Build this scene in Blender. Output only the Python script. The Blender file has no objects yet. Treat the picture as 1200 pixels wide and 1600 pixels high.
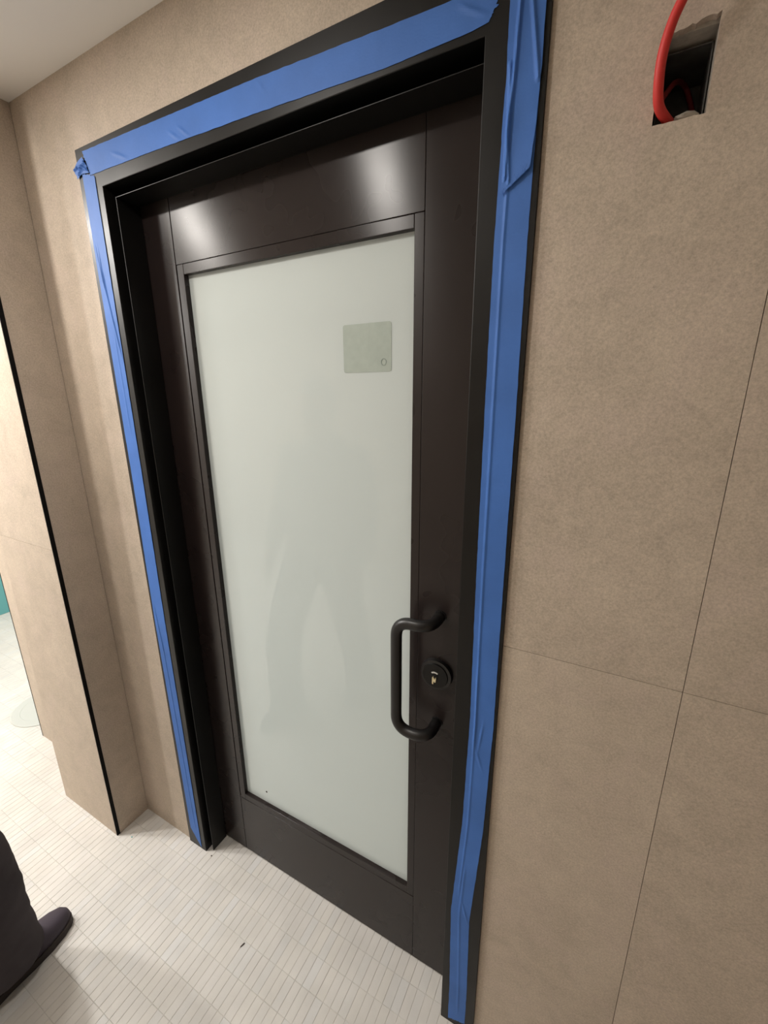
import bpy, bmesh, math, random
from mathutils import Vector, Matrix, noise
random.seed(7)
C = bpy.context.scene.collection
S = bpy.context.scene
R = math.radians

# ------------------------------------------------------------------ camera
cam_d = bpy.data.cameras.new('camera')
cam = bpy.data.objects.new('camera', cam_d)
C.objects.link(cam)
cam.location = (1.2339, -0.7299, 1.6254)
cam.rotation_euler = (R(74.5766), R(0.3438), R(28.0793))
cam_d.sensor_fit = 'VERTICAL'
cam_d.sensor_height = 36.0
cam_d.sensor_width = 27.0
cam_d.lens = 664.493 / 1600 * 36.0
cam_d.clip_start = 0.01
S.camera = cam

# ------------------------------------------------------------------ light
S.view_settings.view_transform = 'Standard'
S.view_settings.look = 'None'
S.view_settings.gamma = 1
S.view_settings.use_curve_mapping = False
S.view_settings.exposure = 0.08
W = bpy.data.worlds.new('world')
S.world = W
W.use_nodes = True
W.node_tree.nodes['Background'].inputs[0].default_value = (0.9, 0.93, 1.0, 1)
W.node_tree.nodes['Background'].inputs[1].default_value = 0.15
ZC = 2.366                                   # ceiling height


def downlight_or_fill(x, y, watts, r=0.055, col=(1.0, 0.945, 0.88), z=ZC - 0.004):
    l = bpy.data.lights.new('downlight_or_fill', 'AREA')
    l.shape = 'DISK'
    l.size = 2 * r
    l.energy = watts
    l.color = col
    o = bpy.data.objects.new('downlight_or_fill', l)
    o.location = (x, y, z)
    C.objects.link(o)
    return o


COOL = (1.0, 0.97, 0.93)
downlight_or_fill(0.43, -0.62, 7.5)
downlight_or_fill(-0.50, -0.60, 10)
downlight_or_fill(0.60, -2.30, 3.5)  # unseen fill added behind the camera to lift the walls
downlight_or_fill(-1.00, -0.48, 25, col=COOL)  # unseen fill added to brighten the left wall without glare on the door
downlight_or_fill(-1.55, -1.05, 29, col=COOL)
downlight_or_fill(-2.20, -1.50, 16, col=COOL)
downlight_or_fill(-1.90, 0.90, 14, col=COOL)
# unseen light added behind the frosted door to brighten the pane evenly
wl = bpy.data.lights.new('pane_backlight', 'POINT')
wl.energy = 72
wl.color = (0.97, 1.0, 0.98)
wl.shadow_soft_size = 0.15
wo = bpy.data.objects.new('pane_backlight', wl)
wo.location = (0.45, 1.35, 0.65)
C.objects.link(wo)

# ------------------------------------------------------------------ materials
def mat(name):
    m = bpy.data.materials.new(name)
    m.use_nodes = True
    return m, m.node_tree.nodes, m.node_tree.links, m.node_tree.nodes['Principled BSDF']


def plain(name, col, rough=0.5, metal=0.0, spec=0.5, bump=0.0, bscale=200, var=0.0, vscale=6, rvar=0.0):
    m, n, l, b = mat(name)
    b.inputs['Base Color'].default_value = (*col, 1)
    b.inputs['Roughness'].default_value = rough
    b.inputs['Metallic'].default_value = metal
    b.inputs['Specular IOR Level'].default_value = spec
    tc = n.new('ShaderNodeTexCoord')
    if var or rvar:
        t = n.new('ShaderNodeTexNoise')
        t.inputs['Scale'].default_value = vscale
        t.inputs['Detail'].default_value = 5
        l.new(tc.outputs['Object'], t.inputs['Vector'])
        if var:
            r = n.new('ShaderNodeValToRGB')
            r.color_ramp.elements[0].position = 0.3
            r.color_ramp.elements[1].position = 0.7
            r.color_ramp.elements[0].color = (*[c * (1 - var) for c in col], 1)
            r.color_ramp.elements[1].color = (*[min(1, c * (1 + var)) for c in col], 1)
            l.new(t.outputs['Fac'], r.inputs['Fac'])
            l.new(r.outputs['Color'], b.inputs['Base Color'])
        if rvar:
            q = n.new('ShaderNodeMapRange')
            q.inputs['From Min'].default_value = 0.35
            q.inputs['From Max'].default_value = 0.7
            q.inputs['To Min'].default_value = rough - rvar
            q.inputs['To Max'].default_value = rough + rvar
            l.new(t.outputs['Fac'], q.inputs['Value'])
            l.new(q.outputs['Result'], b.inputs['Roughness'])
    if bump:
        t = n.new('ShaderNodeTexNoise')
        t.inputs['Scale'].default_value = bscale
        t.inputs['Detail'].default_value = 3
        l.new(tc.outputs['Object'], t.inputs['Vector'])
        u = n.new('ShaderNodeBump')
        u.inputs['Strength'].default_value = bump
        u.inputs['Distance'].default_value = 0.002
        l.new(t.outputs['Fac'], u.inputs['Height'])
        l.new(u.outputs['Normal'], b.inputs['Normal'])
    return m


def stone(name, a, c, d):
    """taupe stone-look porcelain: broad clouds, mid mottling, fine grain"""
    m, n, l, b = mat(name)
    tc = n.new('ShaderNodeTexCoord')
    oi = n.new('ShaderNodeObjectInfo')
    mu = n.new('ShaderNodeMath'); mu.operation = 'MULTIPLY'; mu.inputs[1].default_value = 9.0
    l.new(oi.outputs['Random'], mu.inputs[0])
    ad = n.new('ShaderNodeVectorMath'); ad.operation = 'ADD'
    l.new(tc.outputs['Object'], ad.inputs[0]); l.new(mu.outputs[0], ad.inputs[1])

    def noise_tex(s, det, ro=0.6, dist=0.0):
        t = n.new('ShaderNodeTexNoise')
        t.inputs['Scale'].default_value = s
        t.inputs['Detail'].default_value = det
        t.inputs['Roughness'].default_value = ro
        t.inputs['Distortion'].default_value = dist
        l.new(ad.outputs[0], t.inputs['Vector'])
        return t
    big, mid, fine = noise_tex(3.2, 6, 0.6, 0.4), noise_tex(17, 8, 0.72, 0.6), noise_tex(260, 4, 0.8)
    r1 = n.new('ShaderNodeValToRGB')
    r1.color_ramp.elements[0].position = 0.30; r1.color_ramp.elements[0].color = (*a, 1)
    r1.color_ramp.elements[1].position = 0.72; r1.color_ramp.elements[1].color = (*c, 1)
    l.new(big.outputs['Fac'], r1.inputs['Fac'])
    r2 = n.new('ShaderNodeValToRGB')
    r2.color_ramp.elements[0].position = 0.36; r2.color_ramp.elements[0].color = (*[x * 0.82 for x in d], 1)
    r2.color_ramp.elements[1].position = 0.62; r2.color_ramp.elements[1].color = (*[x * 1.10 for x in d], 1)
    l.new(mid.outputs['Fac'], r2.inputs['Fac'])
    mx = n.new('ShaderNodeMix'); mx.data_type = 'RGBA'; mx.inputs['Factor'].default_value = 0.5
    l.new(r1.outputs['Color'], mx.inputs['A']); l.new(r2.outputs['Color'], mx.inputs['B'])
    pk = noise_tex(7.5, 5, 0.65, 0.8)
    pm = n.new('ShaderNodeMapRange')
    pm.inputs['From Min'].default_value = 0.50; pm.inputs['From Max'].default_value = 0.70
    pm.inputs['To Min'].default_value = 0.0; pm.inputs['To Max'].default_value = 0.55
    l.new(pk.outputs['Fac'], pm.inputs['Value'])
    px_ = n.new('ShaderNodeMix'); px_.data_type = 'RGBA'; px_.inputs['B'].default_value = (0.52, 0.425, 0.36, 1)
    l.new(pm.outputs['Result'], px_.inputs['Factor']); l.new(mx.outputs['Result'], px_.inputs['A'])
    hs = n.new('ShaderNodeMapRange')
    hs.inputs['From Min'].default_value = 0.25; hs.inputs['From Max'].default_value = 0.75
    hs.inputs['To Min'].default_value = 0.74; hs.inputs['To Max'].default_value = 1.26
    l.new(fine.outputs['Fac'], hs.inputs['Value'])
    mm = n.new('ShaderNodeVectorMath'); mm.operation = 'MULTIPLY'
    l.new(px_.outputs['Result'], mm.inputs[0]); l.new(hs.outputs['Result'], mm.inputs[1])
    l.new(mm.outputs[0], b.inputs['Base Color'])
    b.inputs['Roughness'].default_value = 0.62
    b.inputs['Specular IOR Level'].default_value = 0.35
    bu = n.new('ShaderNodeBump'); bu.inputs['Strength'].default_value = 0.15; bu.inputs['Distance'].default_value = 0.001
    l.new(mid.outputs['Fac'], bu.inputs['Height']); l.new(bu.outputs['Normal'], b.inputs['Normal'])
    return m


def tile_mat(name, per_island):
    m, n, l, b = mat(name)
    if per_island:
        g = n.new('ShaderNodeNewGeometry'); src = g.outputs['Random Per Island']
    else:
        g = n.new('ShaderNodeObjectInfo'); src = g.outputs['Random']
    r = n.new('ShaderNodeValToRGB')
    e = r.color_ramp.elements
    e[0].position = 0.0; e[0].color = (0.64, 0.617, 0.58, 1)
    e[1].position = 1.0; e[1].color = (0.66, 0.65, 0.63, 1)
    for p, col in ((0.25, (0.66, 0.634, 0.597, 1)), (0.5, (0.65, 0.625, 0.583, 1)), (0.75, (0.67, 0.642, 0.595, 1)), (0.9, (0.635, 0.618, 0.588, 1))):
        k = e.new(p); k.color = col
    l.new(src, r.inputs['Fac'])
    tc = n.new('ShaderNodeNewGeometry')
    t = n.new('ShaderNodeTexNoise'); t.inputs['Scale'].default_value = 9; t.inputs['Detail'].default_value = 6
    l.new(tc.outputs['Position'], t.inputs['Vector'])
    q = n.new('ShaderNodeMapRange')
    q.inputs['From Min'].default_value = 0.3; q.inputs['From Max'].default_value = 0.7
    q.inputs['To Min'].default_value = 0.83; q.inputs['To Max'].default_value = 0.95
    l.new(t.outputs['Fac'], q.inputs['Value'])
    mm = n.new('ShaderNodeVectorMath'); mm.operation = 'MULTIPLY'
    l.new(r.outputs['Color'], mm.inputs[0]); l.new(q.outputs['Result'], mm.inputs[1])
    l.new(mm.outputs[0], b.inputs['Base Color'])
    b.inputs['Roughness'].default_value = 0.42
    b.inputs['Specular IOR Level'].default_value = 0.4
    return m


def metal_mat(name, col, rough, rvar=0.05, aniso=0.0, spec=0.5):
    """dark bronze powder coat with hand smudges"""
    m, n, l, b = mat(name)
    tc = n.new('ShaderNodeTexCoord')
    t = n.new('ShaderNodeTexNoise'); t.inputs['Scale'].default_value = 7; t.inputs['Detail'].default_value = 2
    t.inputs['Roughness'].default_value = 0.65
    l.new(tc.outputs['Object'], t.inputs['Vector'])
    r = n.new('ShaderNodeValToRGB')
    r.color_ramp.elements[0].position = 0.35; r.color_ramp.elements[0].color = (*[c * 0.92 for c in col], 1)
    r.color_ramp.elements[1].position = 0.75; r.color_ramp.elements[1].color = (*[c * 1.1 for c in col], 1)
    l.new(t.outputs['Fac'], r.inputs['Fac']); l.new(r.outputs['Color'], b.inputs['Base Color'])
    q = n.new('ShaderNodeMapRange')
    q.inputs['From Min'].default_value = 0.35; q.inputs['From Max'].default_value = 0.7
    q.inputs['To Min'].default_value = rough - rvar; q.inputs['To Max'].default_value = rough + rvar
    l.new(t.outputs['Fac'], q.inputs['Value']); l.new(q.outputs['Result'], b.inputs['Roughness'])
    b.inputs['Specular IOR Level'].default_value = spec
    if aniso:
        b.inputs['Anisotropic'].default_value = aniso
        ta = n.new('ShaderNodeTangent'); ta.direction_type = 'RADIAL'; ta.axis = 'Z'
        b.inputs['Anisotropic Rotation'].default_value = 0.25
        l.new(ta.outputs['Tangent'], b.inputs['Tangent'])
    return m


M_WALL = stone('taupe_porcelain', (0.43, 0.36, 0.288), (0.565, 0.476, 0.386), (0.495, 0.416, 0.333))
M_BOARD = plain('backer_board', (0.42, 0.39, 0.34), 0.9, bump=0.6, bscale=120, var=0.3, vscale=40)
M_PLASTER = plain('white_paint', (0.88, 0.86, 0.82), 0.75, bump=0.05, bscale=80)
M_GROUT = plain('grout', (0.50, 0.475, 0.44), 0.9, var=0.22, vscale=3.5)
M_TILE = tile_mat('mosaic_glaze', False)
M_TILES = tile_mat('mosaic_glaze_field', True)
M_FRAME = metal_mat('black_frame_paint', (0.0055, 0.005, 0.0045), 0.42, spec=0.30)
M_DOOR = metal_mat('dark_bronze', (0.0175, 0.0122, 0.0115), 0.28, 0.012, aniso=0.8, spec=0.34)
M_BLACK = plain('matte_black', (0.010, 0.009, 0.009), 0.38, spec=0.5)
M_TRIM = plain('black_edge_trim', (0.006, 0.0055, 0.005), 0.6, spec=0.1)
M_GAP = plain('gap_black', (0.004, 0.004, 0.004), 0.9)
M_TAPE = plain('blue_crepe_tape', (0.055, 0.16, 0.49), 0.6, spec=0.35, bump=0.12, bscale=350, var=0.10, vscale=9)
M_RED = plain('red_cable_jacket', (0.62, 0.035, 0.03), 0.5, bump=0.1, bscale=300)
M_RED_SHADE = plain('shaded_red_jacket', (0.20, 0.015, 0.015), 0.6)  # same red jacket, colour darkened to stand for shade inside the box
M_STEEL = plain('galvanised_steel', (0.10, 0.10, 0.095), 0.6, metal=0.3, var=0.4, vscale=30)
M_SILVER = plain('bright_steel', (0.75, 0.75, 0.72), 0.3, metal=0.7)
M_BRASS = plain('brass', (0.85, 0.74, 0.48), 0.3, metal=0.6)
M_TEAL = plain('teal_paint', (0.12, 0.36, 0.37), 0.5)
M_STICKER = plain('green_grey_film', (0.36, 0.410, 0.368), 0.35, var=0.05, vscale=60)
M_STICKER2 = plain('grey_film_mark', (0.25, 0.30, 0.27), 0.35)
M_DISC = plain('pale_disc', (0.47, 0.48, 0.45), 0.5)
M_DIRT = plain('dark_grit', (0.035, 0.025, 0.02), 0.9)
M_TROUSER = plain('charcoal_twill', (0.066, 0.057, 0.062), 0.9, spec=0.2, bump=0.25, bscale=500, var=0.15, vscale=12)
M_JACKET = plain('dark_jacket', (0.045, 0.045, 0.052), 0.9, spec=0.2, bump=0.2, bscale=400, var=0.12, vscale=10)
M_SHOE = plain('dark_shoe', (0.060, 0.049, 0.063), 0.7, spec=0.3, bump=0.2, bscale=300)
M_SOLE = plain('brown_sole', (0.035, 0.026, 0.023), 0.8)
M_SKIN = plain('skin', (0.52, 0.32, 0.23), 0.5, var=0.06, vscale=20)
M_HAIR = plain('dark_hair', (0.02, 0.016, 0.013), 0.6, bump=0.6, bscale=150)
M_EYE = plain('eye_white', (0.75, 0.73, 0.70), 0.2)
M_IRIS = plain('eye_iris', (0.05, 0.03, 0.02), 0.2)
M_LIP = plain('lip', (0.42, 0.19, 0.16), 0.45)


def glass_mat():
    """opal laminate: diffuse white that lets some light through, under a clear polished face"""
    m, n, l, b = mat('frosted_back_glass')
    b.inputs['Base Color'].default_value = (0.595, 0.632, 0.613, 1)
    b.inputs['Roughness'].default_value = 0.6
    b.inputs['Specular IOR Level'].default_value = 0.0
    b.inputs['Coat Weight'].default_value = 1.0
    b.inputs['Coat Roughness'].default_value = 0.015
    b.inputs['Coat IOR'].default_value = 1.5
    t = n.new('ShaderNodeBsdfTranslucent')
    t.inputs['Color'].default_value = (0.84, 0.875, 0.86, 1)
    a = n.new('ShaderNodeMixShader')
    a.inputs['Fac'].default_value = 0.30
    l.new(b.outputs['BSDF'], a.inputs[1]); l.new(t.outputs['BSDF'], a.inputs[2])
    o = next(x for x in n if x.type == 'OUTPUT_MATERIAL')
    l.new(a.outputs['Shader'], o.inputs['Surface'])
    return m


M_GLASS = glass_mat()

# ------------------------------------------------------------------ mesh helpers
def link(name, me, m, parent=None, smooth=False):
    o = bpy.data.objects.new(name, me)
    C.objects.link(o)
    if m is not None:
        for x in (m if isinstance(m, (list, tuple)) else [m]):
            me.materials.append(x)
    if smooth:
        for p in me.polygons:
            p.use_smooth = True
    if parent:
        o.parent = parent
    return o


def obj(name, bm, m, parent=None, smooth=False, recalc=True):
    if recalc:
        bmesh.ops.recalc_face_normals(bm, faces=bm.faces[:])
    me = bpy.data.meshes.new(name)
    bm.to_mesh(me)
    bm.free()
    return link(name, me, m, parent, smooth)


def tag(o, label, cat, group=None, kind=None):
    o['label'] = label
    o['category'] = cat
    if group:
        o['group'] = group
    if kind:
        o['kind'] = kind
    return o


def struct(o):
    o['kind'] = 'structure'
    return o


def empty(name, loc=(0, 0, 0)):
    o = bpy.data.objects.new(name, None)
    o.empty_display_size = 0.05
    o.location = loc
    C.objects.link(o)
    return o


def box(bm, x0, x1, y0, y1, z0, z1, bev=0.0):
    r = bmesh.ops.create_cube(bm, size=1.0)
    vs = r['verts']
    for v in vs:
        v.co = Vector(((x0 + x1) / 2 + v.co.x * (x1 - x0), (y0 + y1) / 2 + v.co.y * (y1 - y0), (z0 + z1) / 2 + v.co.z * (z1 - z0)))
    if bev:
        es = list({e for v in vs for e in v.link_edges})
        bmesh.ops.bevel(bm, geom=es, offset=bev, segments=2, affect='EDGES', profile=0.6)


def boxes(name, bs, m, parent=None, bev=0.0):
    bm = bmesh.new()
    for b in bs:
        box(bm, *b, bev=bev)
    return obj(name, bm, m, parent)


def prism(pts, to3, d0, d1):
    """polygon in 2D extruded between depths d0 and d1; to3(u, v, d) places it"""
    bm = bmesh.new()
    a = [bm.verts.new(to3(u, v, d0)) for u, v in pts]
    b = [bm.verts.new(to3(u, v, d1)) for u, v in pts]
    bm.faces.new(a)
    bm.faces.new(b[::-1])
    k = len(pts)
    for i in range(k):
        bm.faces.new((a[i], b[i], b[(i + 1) % k], a[(i + 1) % k]))
    return bm


XZ = lambda u, v, d: (u, d, v)


def tube_bm(path, rad, seg=12, bm=None, cap=True):
    bm = bm or bmesh.new()
    P = [Vector(p) for p in path]
    n = len(P)
    rads = rad if isinstance(rad, (list, tuple)) else [rad] * n
    t0 = (P[1] - P[0]).normalized()
    up = Vector((0, 0, 1)) if abs(t0.z) < 0.9 else Vector((1, 0, 0))
    nx = t0.cross(up).normalized()
    rings = []
    for i in range(n):
        t = (P[min(i + 1, n - 1)] - P[max(i - 1, 0)]).normalized()
        nx = (nx - t * nx.dot(t)).normalized()
        ny = t.cross(nx)
        rings.append([bm.verts.new(P[i] + (nx * math.cos(2 * math.pi * k / seg) + ny * math.sin(2 * math.pi * k / seg)) * rads[i]) for k in range(seg)])
    for i in range(n - 1):
        for k in range(seg):
            bm.faces.new((rings[i][k], rings[i][(k + 1) % seg], rings[i + 1][(k + 1) % seg], rings[i + 1][k]))
    if cap:
        bm.faces.new(rings[0][::-1])
        bm.faces.new(rings[-1])
    return bm


def catmull(pts, sub=8):
    P = [Vector(p) for p in pts]
    P = [P[0] * 2 - P[1]] + P + [P[-1] * 2 - P[-2]]
    out = []
    for i in range(1, len(P) - 2):
        for s in range(sub):
            t = s / sub
            a, b, c, d = P[i - 1], P[i], P[i + 1], P[i + 2]
            out.append(0.5 * ((2 * b) + (c - a) * t + (2 * a - 5 * b + 4 * c - d) * t * t + (3 * b - a - 3 * c + d) * t ** 3))
    out.append(P[-2])
    return out


def fillet(pts, r, sub=7):
    """polyline with rounded corners"""
    P = [Vector(p) for p in pts]
    out = [P[0]]
    for i in range(1, len(P) - 1):
        a, b, c = P[i - 1], P[i], P[i + 1]
        u, v = (a - b).normalized(), (c - b).normalized()
        s, e = b + u * r, b + v * r
        for k in range(sub + 1):
            t = k / sub
            out.append(s.lerp(b, t).lerp(b.lerp(e, t), t))
    out.append(P[-1])
    return out


def cyl_y(bm, x, z, y0, y1, r, seg=40, r2=None):
    """disc or drum on the door: axis along y, front face at y0"""
    r2 = r if r2 is None else r2
    a = [bm.verts.new((x + r2 * math.cos(2 * math.pi * k / seg), y0, z + r2 * math.sin(2 * math.pi * k / seg))) for k in range(seg)]
    b = [bm.verts.new((x + r * math.cos(2 * math.pi * k / seg), y1, z + r * math.sin(2 * math.pi * k / seg))) for k in range(seg)]
    for k in range(seg):
        bm.faces.new((a[k], a[(k + 1) % seg], b[(k + 1) % seg], b[k]))
    bm.faces.new(a)
    bm.faces.new(b[::-1])


# ------------------------------------------------------------------ measurements
XR = 1.0954            # right outer edge of the door frame (left one is x = 0)
ZT = 2.200             # top outer edge of the frame
FW, FT = 0.0877, 0.0922
ST = 0.0227            # step from frame face to stop
D1 = 0.0145            # depth of the frame return
D = 0.0764             # front face of the door leaf
XC = -0.2627           # corner of door wall and nib wall
PD, PW = 0.119, 0.3645  # nib wall depth and width
WY, WT = 0.006, 0.010  # face of the wall panels, their thickness
ZJ, XJ = 1.1625, 1.3808
XE = -1.0905           # free end of the door wall
HX0, HX1, HZ0, HZ1 = 1.2294, 1.2855, 1.9522, 2.050   # cut-out for the junction box

# ------------------------------------------------------------------ room shell
floor = struct(boxes('floor', [(-3.0, 3.3, -2.8, 2.2, -0.12, -0.0010)], M_GROUT))
struct(boxes('ceiling', [(-3.0, 3.3, -2.8, 2.2, ZC, ZC + 0.1)], M_PLASTER))

wall_back = struct(boxes('wall_back', [
    (XE + 0.001, 0.0, WY + WT, 0.20, 0, ZC), (0, XR, WY + WT, 0.20, ZT, ZC),
    (XR, HX0, WY + WT, 0.20, 0, ZC), (HX1, 3.2, WY + WT, 0.20, 0, ZC),
    (HX0, HX1, WY + WT, 0.20, 0, HZ0), (HX0, HX1, WY + WT, 0.20, HZ1 - 0.006, ZC), (HX0, HX1, 0.125, 0.20, HZ0, HZ1)], M_BOARD))
G = 0.0005


def panel(pts, parent, to3=XZ, d0=WY, d1=WY + WT):
    return obj('wall_panel', prism(pts, to3, d0, d1), M_WALL, parent)


def rect(a, b, c, d, g=G):
    return [(a + g, c + g), (b - g, c + g), (b - g, d - g), (a + g, d - g)]


panel([(XC, 0), (-0.0003, 0), (-0.0003, ZT + 0.0003), (XR, ZT + 0.0003), (XR, ZC), (XC, ZC)], wall_back)
panel(rect(XE, XC - PW, 0, ZJ), wall_back)
panel(rect(XE, XC - PW, ZJ, ZC), wall_back)
panel(rect(XR, XJ, 0, ZJ), wall_back)
for k in range(3):
    panel(rect(XJ + 0.6 * k, XJ + 0.6 * (k + 1), 0, ZJ), wall_back)
    panel(rect(XJ + 0.6 * k, XJ + 0.6 * (k + 1), ZJ, ZC), wall_back)
# upper slab beside the door, with the ragged cut-out for the box
bm = bmesh.new()
ring = []
def side(a, b, n, jag):
    for i in range(n):
        t = i / n
        j = (random.random() - 0.3) * jag if i else 0
        yield (a[0] + (b[0] - a[0]) * t, a[1] + (b[1] - a[1]) * t, j)
inner = []
for (x, z, j) in side((HX0, HZ1 - 0.014), (HX0, HZ0), 8, 0.0006): inner.append((x + j, z))
for (x, z, j) in side((HX0, HZ0), (HX1, HZ0), 9, 0.002): inner.append((x, z + j * 0.6))
for (x, z, j) in side((HX1, HZ0), (HX1, HZ1), 8, 0.0004): inner.append((x + j, z))
for (x, z, j) in side((HX1, HZ1), (HX0, HZ1 - 0.008), 14, 0.0035): inner.append((x, z - j))
outer = rect(XR, XJ, ZJ, ZC)
fv = [[bm.verts.new((x, y, z)) for x, z in outer] for y in (WY, WY + WT)]
iv = [[bm.verts.new((x, y, z)) for x, z in inner] for y in (WY, WY + WT)]
for i in range(4):
    bm.faces.new((fv[0][i], fv[0][(i + 1) % 4], fv[1][(i + 1) % 4], fv[1][i]))
ni = len(inner)
for i in range(ni):
    bm.faces.new((iv[0][i], iv[0][(i + 1) % ni], iv[1][(i + 1) % ni], iv[1][i]))
# corner indices of the cut-out matching outer corners (bl, br, tr, tl)
ci = [8, 17, 25, 0]
for y in (0, 1):
    for k in range(4):
        a, b = ci[k], ci[(k + 1) % 4]
        seq = []
        i = a
        while True:
            seq.append(iv[y][i])
            if i == b:
                break
            i = (i + 1) % ni
        bm.faces.new([fv[y][k], fv[y][(k + 1) % 4]] + seq[::-1])
obj('wall_panel', bm, M_WALL, wall_back)
# black edge profile on the free end of the wall
boxes('edge_trim', [(XE - 0.004, XE + 0.0002, WY - 0.001, 0.20, 0, ZC)], M_TRIM, wall_back)

# nib wall projecting beside the door
NX = XC - PW
wall_left = struct(boxes('wall_left', [(NX + WT, XC - WT, -PD + WT, WY + 0.009, 0, ZC)], M_BOARD))
tw = 0.003
panel(rect(NX, XC - tw, 0, ZJ), wall_left, XZ, -PD, -PD + WT)
panel(rect(NX, XC - tw, ZJ, ZC), wall_left, XZ, -PD, -PD + WT)
YZ = lambda u, v, d: (d, u, v)
panel(rect(-PD + 0.0105, WY - 0.0002, 0, ZC), wall_left, YZ, XC - WT, XC)
panel(rect(-PD + WT, WY, 0, ZC), wall_left, YZ, NX, NX + WT)
boxes('edge_trim', [(XC - tw, XC + 0.0006, -PD - 0.0006, -PD + 0.011, 0, ZC)], M_TRIM, wall_left)

# the rest of the room
struct(boxes('wall_front', [(-3.0, 3.3, -2.8, -2.6, 0, ZC)], M_WALL))
struct(boxes('wall_right', [(3.2, 3.3, -2.6, 0.2, 0, ZC)], M_WALL))
we = struct(boxes('wall_end', [(-3.0, -2.8, -2.6, 2.2, 0, ZC)], M_PLASTER))
boxes('teal_panel', [(-2.8, -2.785, 0.25, 1.9, 0, 2.1)], M_TEAL, we)['label'] = 'teal wall panel beyond the opening'
struct(boxes('wall_rear', [(-2.8, XE + 0.2, 2.0, 2.2, 0, ZC)], M_PLASTER))
struct(boxes('wall_side', [(XE + 0.002, XE + 0.15, 0.2, 2.0, 0, ZC)], M_PLASTER))

# ------------------------------------------------------------------ mosaic floor: 24.5 x 74.6 mm sticks
PX, PY = 0.02455, 0.0746
OX, OY = 0.3176, 0.0195
GX, GY = 0.0008, 0.0008
camM = cam.matrix_basis.inverted()
FPX = 664.493


def px(p):
    q = camM @ Vector(p)
    if q.z > -0.02:
        return None
    return (600 + FPX * q.x / -q.z, 800 - FPX * q.y / -q.z)


def tile_verts(cx, cy, ox=0.0, oy=0.0, dz=0.0):
    hx, hy = (PX - GX) / 2, (PY - GY) / 2
    e = 0.0005
    out = []
    for (a, b, z) in ((hx - e, hy - e, 0.0), (hx, hy, -e), (hx, hy, -0.004)):
        out += [(cx + ox - a, cy + oy - b, z + dz), (cx + ox + a, cy + oy - b, z + dz), (cx + ox + a, cy + oy + b, z + dz), (cx + ox - a, cy + oy + b, z + dz)]
    return out


TF = [(0, 1, 2, 3)] + [(r * 4 + k + 4, r * 4 + (k + 1) % 4 + 4, r * 4 + (k + 1) % 4, r * 4 + k) for r in (0, 1) for k in range(4)]
tiles = []
for i in range(int((-2.8 - OX) / PX) - 1, int((3.2 - OX) / PX) + 1):
    for j in range(-36, 27):
        cx, cy = OX + PX * (i + 0.5), OY + PY * (j + 0.5)
        if cx < -2.78 or cx > 3.18 or cy < -2.56 or cy > 1.95:
            continue
        if cy > 0.11 and cx > XE - 0.02:
            continue
        if NX < cx < XC and -PD < cy < WY and False:
            continue
        tiles.append((cx, cy))


def on_screen(cx, cy):
    """pixel area of a tile in the photograph's frame, 0 when a wall or the person covers it"""
    q = [px((cx + a * PX / 2, cy + b * PY / 2, 0)) for a, b in ((-1, -1), (1, -1), (1, 1), (-1, 1))]
    if any(v is None for v in q):
        return 0
    mx, my = sum(v[0] for v in q) / 4, sum(v[1] for v in q) / 4
    if not (-5 < mx < 1200 and -5 < my < 1605):
        return 0
    if cx > XR - 0.1 or cy > D or (cy > -PD and cx < XC) or (cx < FW and cy > 0):
        return 0
    if mx < 60 and 1300 < my < 1560:
        return 0
    s = 0
    for k in range(4):
        s += q[k][0] * q[(k + 1) % 4][1] - q[(k + 1) % 4][0] * q[k][1]
    return abs(s) / 2


rank = sorted(((on_screen(*t), t) for t in tiles), reverse=True)
single = [t for a, t in rank[:300] if a > 0]
rest = [t for a, t in rank if t not in set(single)]
tm = bpy.data.meshes.new('floor_tile')
tm.from_pydata(tile_verts(0, 0), [], TF)
tm.materials.append(M_TILE)
for (cx, cy) in single:
    o = bpy.data.objects.new('floor_tile', tm)
    o.location = (cx + random.uniform(-1, 1) * 0.0003, cy + random.uniform(-1, 1) * 0.0004, random.uniform(-0.0003, 0.0))
    C.objects.link(o)
    o.parent = floor
vv, ff = [], []
for (cx, cy) in rest:
    b = len(vv)
    vv += tile_verts(cx, cy, random.uniform(-1, 1) * 0.0003, random.uniform(-1, 1) * 0.0004, random.uniform(-0.0003, 0.0))
    ff += [tuple(b + k for k in f) for f in TF]
me = bpy.data.meshes.new('floor_tiles')
me.from_pydata(vv, [], ff)
fo = link('floor_tiles', me, M_TILES, floor)
fo['kind'] = 'stuff'

# ------------------------------------------------------------------ door frame
frame = struct(empty('trim_1', (0, 0, 0)))
zi = ZT - FT
bv = 0.0012
PT = 0.0026           # thin stop plate standing clear of the jamb, dark slot between
FD = 0.150


def frame_piece(name, pts, inner):
    bm = prism(pts, XZ, 0, FD)
    es = [e for e in bm.edges if all(abs(v.co.y) < 1e-6 and inner(v.co) for v in e.verts)]
    bmesh.ops.bevel(bm, geom=es, offset=0.0013, segments=2, affect='EDGES', profile=0.5)
    return obj(name, bm, M_FRAME, frame)


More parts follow.
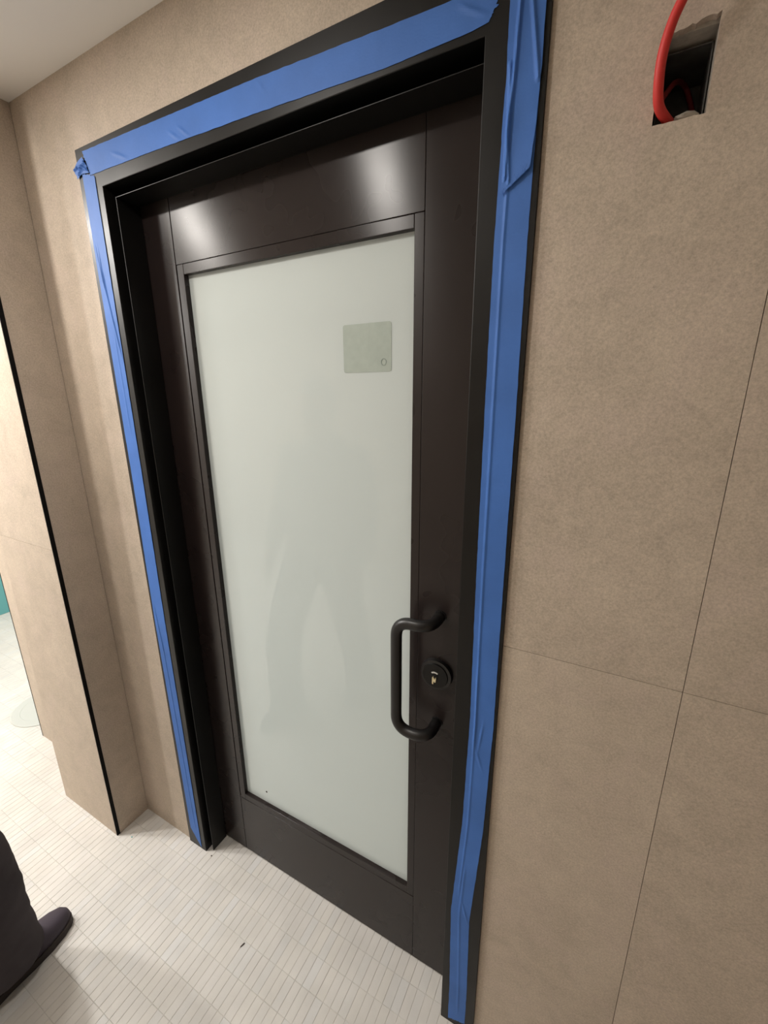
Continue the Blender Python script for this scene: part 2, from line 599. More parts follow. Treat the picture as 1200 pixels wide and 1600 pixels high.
frame_piece('jamb', [(0, 0), (FW, 0), (FW, zi), (0, ZT)], lambda c: abs(c.x - FW) < 1e-6)
frame_piece('jamb', [(XR - FW, 0), (XR, 0), (XR, ZT), (XR - FW, zi)], lambda c: abs(c.x - XR + FW) < 1e-6)
frame_piece('header', [(0, ZT), (FW, zi), (XR - FW, zi), (XR, ZT)], lambda c: abs(c.z - zi) < 1e-6)
boxes('slot_back', [(FW, FW + ST + 0.004, 0.124, FD, 0, zi), (FW, XR - FW, 0.124, FD, zi - ST - 0.004, zi)], M_GAP, frame)
boxes('door_stop', [(FW + ST - PT, FW + ST, D1, D - 0.0015, 0.001, zi - ST)], M_FRAME, frame, 0.0006)
boxes('door_stop', [(FW + ST - PT, XR - FW, D1, D - 0.0015, zi - ST + 0.0004, zi - ST + 0.0018)], M_FRAME, frame, 0.0002)

# ------------------------------------------------------------------ door leaf
door = struct(empty('door_1', (0, 0, 0)))
x0, x1, z0, z1 = FW + 0.018, XR - FW - 0.003, 0.006, zi - 0.016
JL, JR = 0.2152, 0.8884
BT, BB = 1.941, 0.2485              # upper and lower edge of the glazing beads
GX0, GX1, GZ0, GZ1 = 0.2391, 0.8678, 0.272, 1.9175
DB = D + 0.045
g = 0.0011
boxes('stile', [(x0, JL - g, D, DB, z0, z1)], M_DOOR, door, 0.001)
boxes('stile', [(JR + g * 0.5, x1, D, DB, z0, z1)], M_DOOR, door, 0.001)
boxes('top_rail', [(JL + g * 0.4, JR - g * 0.3, D + 0.0004, DB, BT + 0.0005, z1)], M_DOOR, door, 0.0008)
boxes('bottom_rail', [(JL + g * 0.4, JR - g * 0.3, D + 0.0004, DB, z0, BB - 0.0005)], M_DOOR, door, 0.0008)
boxes('leaf_core', [(JL - 0.01, JR + 0.01, D + 0.020, DB - 0.004, z0 + 0.004, BB), (JL - 0.01, JR + 0.01, D + 0.020, DB - 0.004, BT, z1 - 0.004)], M_GAP, door)


def bead(a, b, c, d, inner):
    """square glazing bead with a chamfered sight edge"""
    return boxes('glazing_bead', [(a, b, D + 0.0012, DB - 0.006, c, d)], M_DOOR, door, 0.0012)


bead(JL + 0.0004, GX0, BB, BT, 1)
bead(GX1, JR - 0.0004, BB, BT, 1)
bead(GX0 + 0.0002, GX1 - 0.0002, GZ1, BT, 1)
bead(GX0 + 0.0002, GX1 - 0.0002, BB, GZ0, 1)
boxes('glass_pane', [(GX0 - 0.004, GX1 + 0.004, D + 0.0145, D + 0.0245, GZ0 - 0.004, GZ1 + 0.004)], M_GLASS, door)['label'] = 'pale greenish white frosted glass pane'

# pull handle: leaves the stile, sweeps over the glass, runs down and back
HB = D - 0.060
path = fillet([(0.942, D, 1.150), (0.942, HB, 1.150), (0.863, HB, 1.150), (0.863, HB, 0.868), (0.942, HB, 0.868), (0.942, D, 0.868)], 0.039, 10)
h = obj('pull_handle', tube_bm(path, 0.0128, 20), M_BLACK, door, True)
h['label'] = 'matte black tubular offset pull handle'
bm = bmesh.new()
for zz in (1.150, 0.868):
    cyl_y(bm, 0.942, zz, D - 0.0025, D, 0.0150, 28)
obj('handle_collar', bm, M_BLACK, h)
# lock cylinder
lx, lz = 0.939, 1.004
bm = bmesh.new()
cyl_y(bm, lx, lz, D - 0.010, D, 0.0385, 48, 0.0370)
lock = obj('lock_cylinder', bm, M_BLACK, door)
lock['label'] = 'round black lock cylinder with keyway'
bm = bmesh.new()
cyl_y(bm, lx - 0.001, lz - 0.001, D - 0.0125, D - 0.010, 0.0310, 44, 0.0300)
obj('lock_face', bm, M_FRAME, lock)
bm = bmesh.new()
N = 12
fr = []
for i in range(N + 1):
    a = R(128 - 72 * i / N)
    fr.append([(lx - 0.001 + rr * math.cos(a), y, lz - 0.004 + rr * math.sin(a)) for y, rr in ((D - 0.0134, 0.0105), (D - 0.0134, 0.0140), (D - 0.0122, 0.0140), (D - 0.0122, 0.0105))])
V = [[bm.verts.new(p) for p in q] for q in fr]
for i in range(N):
    for k in range(4):
        bm.faces.new((V[i][k], V[i][(k + 1) % 4], V[i + 1][(k + 1) % 4], V[i + 1][k]))
bm.faces.new(V[0]); bm.faces.new(V[-1][::-1])
obj('steel_arc', bm, M_SILVER, lock)['label'] = 'bright steel arc above the keyway'
bm = bmesh.new()
cyl_y(bm, lx, lz - 0.003, D - 0.0136, D - 0.012, 0.0075, 28)
obj('keyway', bm, M_GAP, lock)
kp = [(-0.0045, -0.003), (-0.002, -0.001), (0.0015, -0.0085), (0.0035, -0.0015), (0.0048, -0.003), (0.0040, -0.0135), (0.0022, -0.0150), (-0.0008, -0.0125), (-0.0018, -0.0205), (-0.0048, -0.0195)]
obj('key', prism([(lx - 0.001 + a, lz + b) for a, b in kp], XZ, D - 0.0175, D - 0.0134), M_BRASS, lock)['label'] = 'small brass key bit'
# dark speck at the foot of the pane
bm = bmesh.new()
cyl_y(bm, 0.332, 0.3175, D + 0.0137, D + 0.0147, 0.0034, 14)
obj('paint_speck', bm, M_DIRT, door)

# square film patch on the glass
def rrect(a, b, c, d, r, n=5):
    out = []
    for (cx, cz, s) in ((b - r, d - r, 0), (a + r, d - r, 90), (a + r, c + r, 180), (b - r, c + r, 270)):
        for k in range(n + 1):
            t = R(s + 90 * k / n)
            out.append((cx + r * math.cos(t), cz + r * math.sin(t)))
    return out


stk = obj('sticker', prism(rrect(0.698, 0.814, 1.6715, 1.7675, 0.005), XZ, D + 0.0138, D + 0.0144), M_STICKER)
tag(stk, 'square greenish grey sticker high on the frosted glass of the door', 'sticker')
bm = bmesh.new()
n = 20
a = [[bm.verts.new((0.796 + rr * math.cos(2 * math.pi * k / n), D + 0.0134, 1.6905 + 1.1 * rr * math.sin(2 * math.pi * k / n))) for k in range(n)] for rr in (0.0066, 0.0048)]
b = [[bm.verts.new((v.co.x, D + 0.01385, v.co.z)) for v in q] for q in a]
for k in range(n):
    k2 = (k + 1) % n
    bm.faces.new((a[0][k], a[0][k2], a[1][k2], a[1][k]))
    bm.faces.new((a[0][k], a[0][k2], b[0][k2], b[0][k]))
    bm.faces.new((a[1][k], a[1][k2], b[1][k2], b[1][k]))
obj('ring_mark', bm, M_STICKER2, stk)

# ------------------------------------------------------------------ blue masking tape
def tape(name, left, right, label, y=-0.0007, step=0.006, cols=14, ridges=(), ragged=(0, 0), seed=1, wob=0.0006, lift=None):
    """strip between two edge polylines (x, z); ridges = [(v0, v1 start/end along, u0, u1 across, height, width)]"""
    rnd = random.Random(seed)

    def length(pl):
        return sum(math.dist(pl[i], pl[i + 1]) for i in range(len(pl) - 1))

    def at(pl, t):
        Ltot = length(pl); s = t * Ltot
        for i in range(len(pl) - 1):
            d = math.dist(pl[i], pl[i + 1])
            if s <= d or i == len(pl) - 2:
                k = min(1, s / d)
                return (pl[i][0] + (pl[i + 1][0] - pl[i][0]) * k, pl[i][1] + (pl[i + 1][1] - pl[i][1]) * k)
            s -= d
    n = max(8, int(length(left) / step))
    bm = bmesh.new()
    rows = []
    j0 = [rnd.uniform(0, 1) * ragged[0] for _ in range(cols + 1)]
    j1 = [rnd.uniform(0, 1) * ragged[1] for _ in range(cols + 1)]
    for i in range(n + 1):
        t = i / n
        a, b = Vector((*at(left, t), 0)), Vector((*at(right, t), 0))
        row = []
        for k in range(cols + 1):
            u = k / cols
            p = a.lerp(b, u)
            tdir = (Vector((*at(left, min(1, t + 0.01)), 0)) - Vector((*at(left, max(0, t - 0.01)), 0))).normalized()
            if i == 0:
                p = p + tdir * j0[k]
            if i == n:
                p = p - tdir * j1[k]
            if k in (0, cols):
                p.x += wob * noise.noise(Vector((p.x * 60, p.y * 60, seed)))
                p.y += wob * noise.noise(Vector((p.x * 60, p.y * 60, seed + 7)))
            hgt = 0.00025 * (noise.noise(Vector((p.x * 40, p.y * 40, seed * 3.1))) + 0.6)
            for (t0, t1, u0, u1, hh, ww) in ridges:
                if t0 <= t <= t1:
                    uc = u0 + (u1 - u0) * (t - t0) / (t1 - t0)
                    fade = min(1, (t - t0) / 0.02, (t1 - t) / 0.02)
                    hgt += hh * fade * math.exp(-((u - uc) / ww) ** 2)
            if lift:
                hgt += lift(t, u)
            row.append(bm.verts.new((p.x, y - max(hgt, 0), p.y)))
        rows.append(row)
    for i in range(n):
        for k in range(cols):
            bm.faces.new((rows[i][k], rows[i][k + 1], rows[i + 1][k + 1], rows[i + 1][k]))
    bm.normal_update()
    o = obj(name, bm, M_TAPE, None, False)
    md = o.modifiers.new('thick', 'SOLIDIFY'); md.thickness = 0.00025; md.offset = 0
    return tag(o, label, 'tape')


tape('masking_tape', [(0.0285, 2.1905), (0.586, 2.1775), (0.848, 2.1665), (0.96, 2.163), (1.035, 2.150)],
     [(0.046, 2.1385), (0.30, 2.134), (0.58, 2.1265), (0.848, 2.1165), (0.99, 2.1185), (1.0185, 2.1225)],
     'long blue masking tape strip along the top of the black door frame', y=-0.0007, cols=24,
     ridges=[(0.10, 0.16, 0.45, 0.95, 0.0012, 0.10), (0.30, 0.34, 0.5, 1.0, 0.0016, 0.09), (0.33, 0.37, 0.45, 1.0, 0.0018, 0.08), (0.55, 0.58, 0.0, 0.6, 0.0012, 0.1), (0.93, 0.99, 0.1, 0.7, 0.0018, 0.1)], ragged=(0.004, 0.012), seed=3, wob=0.0008)
tape('masking_tape', [(0.0170, 2.150), (0.0145, 1.92), (0.0155, 1.40), (0.0095, 0.94), (0.0150, 0.45), (0.018, 0.075)],
     [(0.0640, 2.135), (0.0635, 1.92), (0.0640, 1.40), (0.0610, 0.94), (0.0640, 0.45), (0.066, 0.006)],
     'blue masking tape strip down the left jamb beside the nib wall', y=-0.0012, cols=28,
     ridges=[(0.07, 0.20, 0.12, 0.95, 0.0022, 0.05), (0.07, 0.13, 0.30, 0.45, 0.0014, 0.06), (0.16, 0.30, 0.55, 0.6, 0.001, 0.06), (0.55, 0.63, 0.15, 0.4, 0.0016, 0.06), (0.60, 0.98, 0.38, 0.62, 0.0014, 0.05)], ragged=(0.004, 0.002), seed=5)
tape('masking_tape', [(1.0400, 2.200), (1.0415, 2.05), (1.0370, 1.85), (1.0370, 1.60), (1.0385, 1.30), (1.0420, 0.97), (1.0380, 0.70), (1.0220, 0.414), (1.0280, 0.15), (1.0285, 0.012)],
     [(1.0875, 2.200), (1.0880, 2.05), (1.0865, 1.85), (1.0885, 1.60), (1.0890, 1.30), (1.0905, 0.97), (1.0850, 0.70), (1.0680, 0.406), (1.0735, 0.15), (1.0735, 0.030)],
     'blue masking tape strip down the right jamb nearest the pull handle', y=-0.0008, cols=28,
     ridges=[(0.02, 0.60, 0.30, 0.24, 0.0014, 0.05), (0.50, 0.80, 0.24, 0.30, 0.0010, 0.05), (0.74, 0.99, 0.42, 0.55, 0.0010, 0.06), (0.555, 0.60, 0.60, 0.42, 0.0012, 0.05), (0.585, 0.62, 0.25, 0.75, 0.0014, 0.06), (0.795, 0.835, 0.45, 0.98, 0.0016, 0.05)], ragged=(0.0, 0.004), seed=9)


def flap(t, u):
    return 0.0006 + 0.0035 * max(0, t - 0.72) / 0.28 * (0.35 + 0.65 * u)


tape('masking_tape', [(1.0410, 2.200), (1.0418, 2.05), (1.0400, 1.98), (1.0440, 1.905)],
     [(1.0885, 2.200), (1.0890, 2.05), (1.0870, 1.98), (1.0835, 1.932)],
     'short torn blue tape piece overlapping the upper right corner of the frame', y=-0.0022, cols=32,
     ridges=[(0.0, 0.95, 0.38, 0.14, 0.0040, 0.055), (0.02, 0.62, 0.42, 0.96, 0.0034, 0.06), (0.45, 0.98, 0.10, 0.28, 0.0025, 0.05)], ragged=(0, 0.014), seed=12, lift=flap, step=0.003)
tape('masking_tape', [(-0.016, 2.158), (0.004, 2.172), (0.030, 2.180)],
     [(-0.004, 2.139), (0.018, 2.146), (0.050, 2.143)],
     'crumpled torn blue tape scrap at the upper left corner of the frame', y=-0.0026, cols=10,
     ridges=[(0.1, 0.9, 0.1, 0.8, 0.004, 0.1), (0.2, 1.0, 0.9, 0.3, 0.004, 0.1), (0.3, 0.8, 0.4, 0.5, 0.003, 0.1)], ragged=(0.006, 0.004), seed=21, step=0.003)

# ------------------------------------------------------------------ junction box and red cables
jb = empty('junction_box', (0.5 * (HX0 + HX1), 0.03, HZ0))
P = Vector(jb.location)
def rel(bm):
    bmesh.ops.translate(bm, verts=bm.verts[:], vec=-P)
    return bm
bm = bmesh.new()
yb0, yb1 = 0.034, 0.120
e = 0.0015
for b in ((HX0 + e, HX0 + 2 * e, yb0, yb1, HZ0 + e, HZ1 - 0.012), (HX1 - 2 * e, HX1 - e, yb0, yb1, HZ0 + e, HZ1 - 0.012),
          (HX0 + e, HX1 - e, yb0, yb1, HZ0 + e, HZ0 + 2 * e), (HX0 + e, HX1 - e, yb0, yb1, HZ1 - 0.0135, HZ1 - 0.012),
          (HX0 + e, HX1 - e, yb1 - e, yb1, HZ0 + e, HZ1 - 0.012)):
    box(bm, *b)
obj('box_shell', rel(bm), M_STEEL, jb)
bm = bmesh.new()
cyl_y(bm, 1.262, 1.992, yb1 - 0.004, yb1 - 0.0015, 0.006, 16)
obj('knockout', rel(bm), M_GAP, jb)
bm = bmesh.new()
bmesh.ops.create_icosphere(bm, subdivisions=2, radius=1.0)
for v in bm.verts:
    k = 1 + 0.35 * noise.noise(v.co * 2.2)
    v.co = Vector((1.266 + v.co.x * 0.015 * k, 0.0265 + v.co.y * 0.009 * k, HZ0 + 0.0065 + v.co.z * 0.0095 * k))
obj('mortar_lump', rel(bm), M_BOARD, jb)
tag(jb, 'open steel junction box set in the square cut-out beside the door', 'electrical box')

cab = obj('red_cable', tube_bm(catmull([(1.262, 0.060, 1.972), (1.254, 0.040, 1.962), (1.2445, 0.018, 1.961), (1.2340, -0.004, 1.968), (1.2305, -0.016, 1.988), (1.2310, -0.022, 2.012),
                                        (1.2370, -0.026, 2.038), (1.2490, -0.032, 2.064), (1.2640, -0.040, 2.105), (1.274, -0.044, 2.17), (1.276, -0.036, 2.25), (1.276, -0.02, 2.33), (1.276, -0.016, ZC - 0.001)], 8), 0.0056, 14), M_RED, None, True)
tag(cab, 'bright red cable looping out of the wall box towards the ceiling', 'cable')
cab2 = obj('red_cable', tube_bm(catmull([(1.235, 0.040, 1.992), (1.241, 0.050, 2.005), (1.251, 0.074, 2.026), (1.263, 0.104, 2.032), (1.273, 0.106, 2.010), (1.277, 0.092, 1.982), (1.273, 0.080, 1.9590)], 8), 0.0034, 10), M_RED_SHADE, None, True)
tag(cab2, 'thin shade-darkened red cable curled inside the wall box', 'cable')

# ------------------------------------------------------------------ small things on the floor
bm = bmesh.new()  # thin rimmed disc drawn for a faint oval on the floor
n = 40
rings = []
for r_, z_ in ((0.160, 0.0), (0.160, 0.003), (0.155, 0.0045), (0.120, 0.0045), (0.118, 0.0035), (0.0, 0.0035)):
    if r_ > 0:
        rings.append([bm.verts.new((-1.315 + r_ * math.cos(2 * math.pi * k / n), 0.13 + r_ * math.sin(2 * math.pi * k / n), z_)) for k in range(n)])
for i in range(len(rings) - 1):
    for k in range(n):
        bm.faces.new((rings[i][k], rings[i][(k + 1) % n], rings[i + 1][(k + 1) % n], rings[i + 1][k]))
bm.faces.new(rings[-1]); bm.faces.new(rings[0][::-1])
tag(obj('floor_disc', bm, M_DISC), 'round pale grey disc on the floor beyond the wall end', 'floor plate')


def chip(x, y, l, w, h, rot, m, label):
    bm = bmesh.new()
    bmesh.ops.create_icosphere(bm, subdivisions=1, radius=1.0)
    for v in bm.verts:
        k = 1 + 0.4 * noise.noise(v.co * 1.7 + Vector((x * 50, y * 50, 0)))
        v.co = Vector((v.co.x * l * k, v.co.y * w * k, max(v.co.z, -0.6) * h + 0.6 * h))
    o = obj('debris_chip', bm, m)
    o.location = (x, y, 0.0002)
    o.rotation_euler = (0, 0, rot)
    tag(o, label, 'debris')


chip(0.417, -0.141, 0.008, 0.002, 0.0015, R(70), M_DIRT, 'slim dark splinter on the open floor in front of the door')
chip(-0.208, -0.097, 0.0035, 0.0025, 0.002, R(20), M_TEAL, 'tiny teal chip on the floor at the foot of the nib wall')
chip(0.118, -0.002, 0.0025, 0.002, 0.0012, R(20), M_DIRT, 'tiny dark crumb on the floor at the foot of the left jamb')

# ------------------------------------------------------------------ the person
def evaluated(o):
    dg = bpy.context.evaluated_depsgraph_get()
    return bpy.data.meshes.new_from_object(o.evaluated_get(dg))


def fuse(name, bm, voxel, m, parent, smooth_it=6, wrinkle=None):
    """closed overlapping volumes fused into one continuous surface"""
    bmesh.ops.recalc_face_normals(bm, faces=bm.faces[:])
    me = bpy.data.meshes.new('tmp')
    bm.to_mesh(me); bm.free()
    t = bpy.data.objects.new('tmp', me)
    C.objects.link(t)
    r = t.modifiers.new('r', 'REMESH'); r.mode = 'VOXEL'; r.voxel_size = voxel
    s = t.modifiers.new('s', 'SMOOTH'); s.factor = 0.5; s.iterations = smooth_it
    me2 = evaluated(t)
    bpy.data.objects.remove(t)
    me2.name = name
    if wrinkle:
        me2.update()
        nrm = [v.normal.copy() for v in me2.vertices]
        for v, nn in zip(me2.vertices, nrm):
            v.co += nn * wrinkle(v.co)
    return link(name, me2, m, parent, True)


def limb(bm, pts, seg=16):
    """tapered limb through (x, y, z, rx, ry) stations: horizontal-ish elliptical rings, rounded ends"""
    P = [Vector(p[:3]) for p in pts]
    rings = []
    n = len(P)
    for i in range(n):
        t = (P[min(i + 1, n - 1)] - P[max(i - 1, 0)]).normalized()
        ax = Vector((1, 0, 0))
        ax = (ax - t * ax.dot(t))
        ax = ax.normalized() if ax.length > 0.2 else Vector((0, 1, 0))
        ay = t.cross(ax)
        rx, ry = pts[i][3], pts[i][4]
        rings.append([bm.verts.new(P[i] + ax * rx * math.cos(2 * math.pi * k / seg) + ay * ry * math.sin(2 * math.pi * k / seg)) for k in range(seg)])
    for i in range(n - 1):
        for k in range(seg):
            bm.faces.new((rings[i][k], rings[i][(k + 1) % seg], rings[i + 1][(k + 1) % seg], rings[i + 1][k]))
    bm.faces.new(rings[0][::-1]); bm.faces.new(rings[-1])


def ball(bm, c, r, sub=3):
    res = bmesh.ops.create_icosphere(bm, subdivisions=sub, radius=1.0)
    for v in res['verts']:
        v.co = Vector((c[0] + v.co.x * r[0], c[1] + v.co.y * r[1], c[2] + v.co.z * r[2]))
    return res['verts']


man = empty('person', (0.0, -0.72, 0.0))
MP = Vector(man.location)
HC = Vector((0.055, -0.665, 1.575))                  # head centre
body = bmesh.new()


def g3(p, c, s):
    return math.exp(-((p[0] - c[0]) / s[0]) ** 2 - ((p[1] - c[1]) / s[1]) ** 2 - ((p[2] - c[2]) / s[2]) ** 2)


def head_shape(n):
    """unit direction -> head surface point, face towards +y"""
    p = Vector((n.x * 0.074, n.y * 0.094, n.z * 0.118))
    low = max(0, -n.z)
    p.x *= 1 - 0.34 * low ** 1.3
    if n.y < 0:
        p.y *= 1 - 0.30 * low
    q = Vector((n.x, n.y, n.z))
    if n.y > 0:
        p.y += 0.020 * g3(q, (0, 1, -0.20), (0.17, 0.5, 0.17))      # nose tip
        p.y += 0.012 * g3(q, (0, 1, 0.02), (0.12, 0.5, 0.25))       # bridge
        for s in (-1, 1):
            p.y -= 0.014 * g3(q, (0.38 * s, 0.9, 0.06), (0.17, 0.5, 0.11))   # sockets
            p.y += 0.006 * g3(q, (0.55 * s, 0.8, -0.2), (0.22, 0.5, 0.2))    # cheeks
            p.y += 0.005 * g3(q, (0.36 * s, 0.9, 0.22), (0.25, 0.5, 0.08))   # brows
        p.y += 0.010 * g3(q, (0, 0.8, -0.50), (0.24, 0.5, 0.09))    # lips
        p.y += 0.016 * g3(q, (0, 0.6, -0.86), (0.3, 0.6, 0.2))      # chin
    return p


for v in bmesh.ops.create_icosphere(body, subdivisions=4, radius=1.0)['verts']:
    v.co = HC + head_shape(v.co.normalized())
for s in (-1, 1):
    ball(body, (HC.x + s * 0.076, HC.y - 0.008, HC.z - 0.005), (0.009, 0.019, 0.031), 2)
limb(body, [(0.052, -0.70, 1.36, 0.058, 0.056), (0.053, -0.69, 1.42, 0.053, 0.053), (0.055, -0.675, 1.52, 0.054, 0.056)])
# trunk
limb(body, [(0.005, -0.715, 0.80, 0.14, 0.10), (0.01, -0.715, 0.90, 0.155, 0.11), (0.02, -0.71, 1.02, 0.135, 0.10), (0.035, -0.71, 1.18, 0.15, 0.11), (0.045, -0.71, 1.30, 0.155, 0.10), (0.05, -0.705, 1.385, 0.10, 0.07)])
LEGS = [[(-0.085, -0.705, 0.88, 0.085, 0.09), (-0.10, -0.62, 0.68, 0.075, 0.08), (-0.115, -0.525, 0.49, 0.055, 0.058), (-0.12, -0.525, 0.32, 0.053, 0.058), (-0.12, -0.535, 0.09, 0.036, 0.04)],
        [(0.085, -0.725, 0.88, 0.085, 0.09), (0.095, -0.75, 0.68, 0.075, 0.08), (0.10, -0.79, 0.49, 0.055, 0.058), (0.105, -0.84, 0.32, 0.053, 0.058), (0.11, -0.885, 0.09, 0.036, 0.04)]]
for L in LEGS:
    limb(body, L)
ARMS = [[(-0.135, -0.71, 1.345), (-0.225, -0.725, 1.08), (-0.275, -0.665, 0.855)], [(0.225, -0.71, 1.350), (0.262, -0.735, 1.09), (0.250, -0.665, 0.855)]]
for sgn, A in zip((-1, 1), ARMS):
    s, e_, w = [Vector(a) for a in A]
    limb(body, [(*s, 0.052, 0.052), (*s.lerp(e_, 0.5), 0.045, 0.045), (*e_, 0.038, 0.038), (*e_.lerp(w, 0.35), 0.038, 0.037), (*w, 0.025, 0.028)])
    ball(body, s, (0.056, 0.056, 0.056))
    fw = (w - e_).normalized()
    # palm
    pal = w + fw * 0.05
    limb(body, [(*(w - fw * 0.01), 0.022, 0.028), (*(w + fw * 0.03), 0.018, 0.038), (*(w + fw * 0.085), 0.014, 0.041), (*(w + fw * 0.094), 0.011, 0.036)])
    side_ = Vector((0, 1, 0)) - fw * fw.y
    side_.normalize()
    inward = Vector((-sgn, 0, 0))
    for k, (off, ln) in enumerate(((0.031, 0.070), (0.0105, 0.080), (-0.0105, 0.074), (-0.030, 0.058))):
        b0 = w + fw * 0.082 + side_ * off
        j1 = b0 + (fw + inward * 0.15) .normalized() * ln * 0.46
        j2 = j1 + (fw + inward * 0.75).normalized() * ln * 0.32
        j3 = j2 + (fw * 0.7 + inward * 1.0).normalized() * ln * 0.26
        tube_bm([b0, j1, j2, j3], [0.0090, 0.0085, 0.0078, 0.0062], 10, body)
    t0 = w + fw * 0.028 + side_ * 0.026
    t1 = t0 + (side_ * 0.8 + fw * 0.7 + inward * 0.3).normalized() * 0.034
    t2 = t1 + (side_ * 0.25 + fw + inward * 0.35).normalized() * 0.030
    t3 = t2 + (fw + inward * 0.4).normalized() * 0.022
    tube_bm([t0, t1, t2, t3], [0.013, 0.0110, 0.0098, 0.0075], 10, body)
bmesh.ops.translate(body, verts=body.verts[:], vec=-MP)
fuse('body', body, 0.0046, M_SKIN, man, 3)

# eyes, lips
for s in (-1, 1):
    bm = bmesh.new()
    c = HC + Vector((s * 0.030, 0.0735, 0.008)) - MP
    ball(bm, c, (0.0125, 0.0125, 0.0115), 2)
    ey = obj('eye', bm, M_EYE, man, True)
    bm = bmesh.new()
    ball(bm, c + Vector((0, 0.0095, 0)), (0.0055, 0.0036, 0.0055), 2)
    obj('iris', bm, M_IRIS, ey, True)
bm = bmesh.new()
for dz, rz in ((0.004, 0.0042), (-0.005, 0.0052)):
    ball(bm, HC + Vector((0, 0.0855, -0.060 + dz)) - MP, (0.022, 0.008, rz), 2)
obj('lips', bm, M_LIP, man, True)
# hair: thick cap of hair leaving the face free
bm = bmesh.new()
for v in bmesh.ops.create_icosphere(bm, subdivisions=4, radius=1.0)['verts']:
    n_ = v.co.normalized()
    p = head_shape(n_)
    line = 0.42 if n_.y > 0.35 else (-0.05 if n_.y > -0.1 else -0.55)
    f = min(1, max(0, (n_.z - line) / 0.16))
    q = Vector((p.x * 1.14, p.y * 1.12, p.z * 1.11)) + n_ * 0.006 * noise.noise(n_ * 9)
    v.co = HC + (p * 0.93).lerp(q, f) - MP
obj('hair', bm, M_HAIR, man, True)


def fold(scale, amp, zs=1.0):
    def f(co):
        return amp * (noise.noise(Vector((co.x * scale, co.y * scale, co.z * scale * zs))) + 0.5 * noise.noise(Vector((co.x * scale * 2.3, co.y * scale * 2.3, co.z * scale * 2.3 * zs))))
    return f


# trousers: loose, bunched over the shoes
bm = bmesh.new()
limb(bm, [(0.0, -0.715, 0.74, 0.155, 0.115), (0.005, -0.715, 0.86, 0.175, 0.130), (0.01, -0.715, 0.98, 0.158, 0.118)])
limb(bm, [(-0.085, -0.705, 0.86, 0.100, 0.115), (-0.098, -0.635, 0.70, 0.098, 0.105), (-0.113, -0.540, 0.50, 0.086, 0.098), (-0.118, -0.522, 0.38, 0.082, 0.092), (-0.120, -0.524, 0.25, 0.080, 0.092), (-0.120, -0.522, 0.14, 0.078, 0.096), (-0.120, -0.520, 0.050, 0.074, 0.100)], 24)
limb(bm, [(0.085, -0.725, 0.86, 0.100, 0.115), (0.095, -0.755, 0.70, 0.098, 0.105), (0.102, -0.795, 0.50, 0.086, 0.098), (0.108, -0.845, 0.32, 0.080, 0.092), (0.112, -0.875, 0.14, 0.078, 0.096), (0.113, -0.880, 0.050, 0.074, 0.100)], 24)
bmesh.ops.translate(bm, verts=bm.verts[:], vec=-MP)
tr = fuse('trousers', bm, 0.008, M_TROUSER, man, 4, fold(11, 0.006, 1.3))
tr['label'] = 'loose dark charcoal trousers'
# jacket with collar and sleeves
bm = bmesh.new()
limb(bm, [(0.005, -0.715, 0.80, 0.185, 0.145), (0.01, -0.715, 0.92, 0.190, 0.148), (0.025, -0.712, 1.08, 0.178, 0.142), (0.04, -0.71, 1.24, 0.185, 0.138), (0.045, -0.71, 1.33, 0.180, 0.115), (0.048, -0.708, 1.385, 0.140, 0.094), (0.05, -0.703, 1.418, 0.098, 0.080), (0.052, -0.695, 1.455, 0.074, 0.076)], 28)
for A in ARMS:
    s, e_, w = [Vector(a) for a in A]
    limb(bm, [(*s, 0.062, 0.068), (*s.lerp(e_, 0.25), 0.066, 0.070), (*s.lerp(e_, 0.6), 0.063, 0.066), (*e_, 0.060, 0.062), (*e_.lerp(w, 0.5), 0.054, 0.056), (*e_.lerp(w, 0.97), 0.044, 0.046)])
    ball(bm, s, (0.064, 0.072, 0.062))
bmesh.ops.translate(bm, verts=bm.verts[:], vec=-MP)
jk = fuse('jacket', bm, 0.009, M_JACKET, man, 5, fold(9, 0.007))
jk['label'] = 'dark grey jacket with long sleeves'


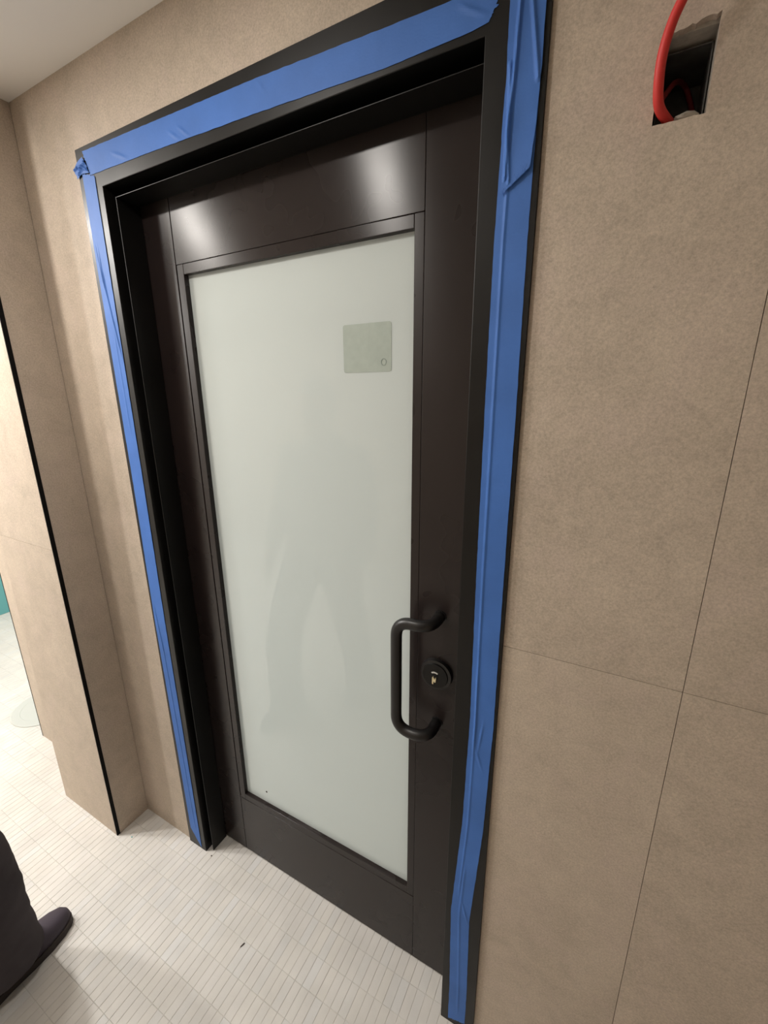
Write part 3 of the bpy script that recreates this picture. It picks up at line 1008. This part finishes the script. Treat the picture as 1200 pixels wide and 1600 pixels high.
def shoe(heel, toe, lift=0.0):
    """low lace-up shoe: sole, upper with toe box, tongue"""
    h, t = Vector((*heel, 0)), Vector((*toe, 0))
    ax = (t - h); L = ax.length; ax.normalize()
    sd = Vector((ax.y, -ax.x, 0))
    prof = [(0.0, 0.026), (0.04, 0.034), (0.15, 0.038), (0.35, 0.036), (0.55, 0.041), (0.72, 0.043), (0.86, 0.037), (0.95, 0.026), (0.99, 0.014), (1.0, 0.007)]
    hgt = [0.060, 0.082, 0.094, 0.098, 0.090, 0.076, 0.066, 0.056, 0.042, 0.030]
    bm = bmesh.new()
    rings = []
    for (u, w), hh in zip(prof, hgt):
        c = h + ax * (u * L)
        ring = []
        for k in range(17):
            a = math.pi * k / 16
            cz = 0.020 + (hh - 0.020) * (math.sin(a) ** 0.75)
            cx = math.copysign(abs(math.cos(a)) ** 0.7, math.cos(a)) * w
            ring.append(bm.verts.new(c + sd * cx + Vector((0, 0, cz))))
        rings.append(ring)
    for i in range(len(rings) - 1):
        for k in range(16):
            bm.faces.new((rings[i][k], rings[i][k + 1], rings[i + 1][k + 1], rings[i + 1][k]))
        bm.faces.new((rings[i][16], rings[i][0], rings[i + 1][0], rings[i + 1][16]))
    bm.faces.new(rings[0]); bm.faces.new(rings[-1][::-1])
    bmesh.ops.translate(bm, verts=bm.verts[:], vec=-MP)
    up = obj('shoe', bm, M_SHOE, man, True)
    # sole
    pts = [(u * L * 1.012 - 0.003, w + 0.004) for u, w in prof]
    out = [h + ax * a + sd * b for a, b in pts] + [h + ax * a - sd * b for a, b in reversed(pts)]
    bm = bmesh.new()
    lo = [bm.verts.new((p.x, p.y, 0.0005)) for p in out]
    hi = [bm.verts.new((p.x, p.y, 0.024)) for p in out]
    bm.faces.new(lo[::-1]); bm.faces.new(hi)
    for i in range(len(out)):
        j = (i + 1) % len(out)
        bm.faces.new((lo[i], lo[j], hi[j], hi[i]))
    bmesh.ops.translate(bm, verts=bm.verts[:], vec=-MP)
    obj('sole', bm, M_SOLE, up)
    # laces
    bm = bmesh.new()
    for k in range(4):
        u = 0.50 + 0.07 * k
        c = h + ax * (u * L) + Vector((0, 0, 0.0945 - 0.0062 * k * 1.0))
        tube_bm([c - sd * 0.020 - Vector((0, 0, 0.006)), c, c + sd * 0.020 - Vector((0, 0, 0.006))], 0.0022, 6, bm)
    bmesh.ops.translate(bm, verts=bm.verts[:], vec=-MP)
    obj('laces', bm, M_TROUSER, up)


shoe((-0.112, -0.625), (-0.134, -0.347))
shoe((0.095, -0.955), (0.165, -0.685))
tag(man, 'person in dark jacket, loose charcoal trousers and dark shoes standing left of the door', 'person')
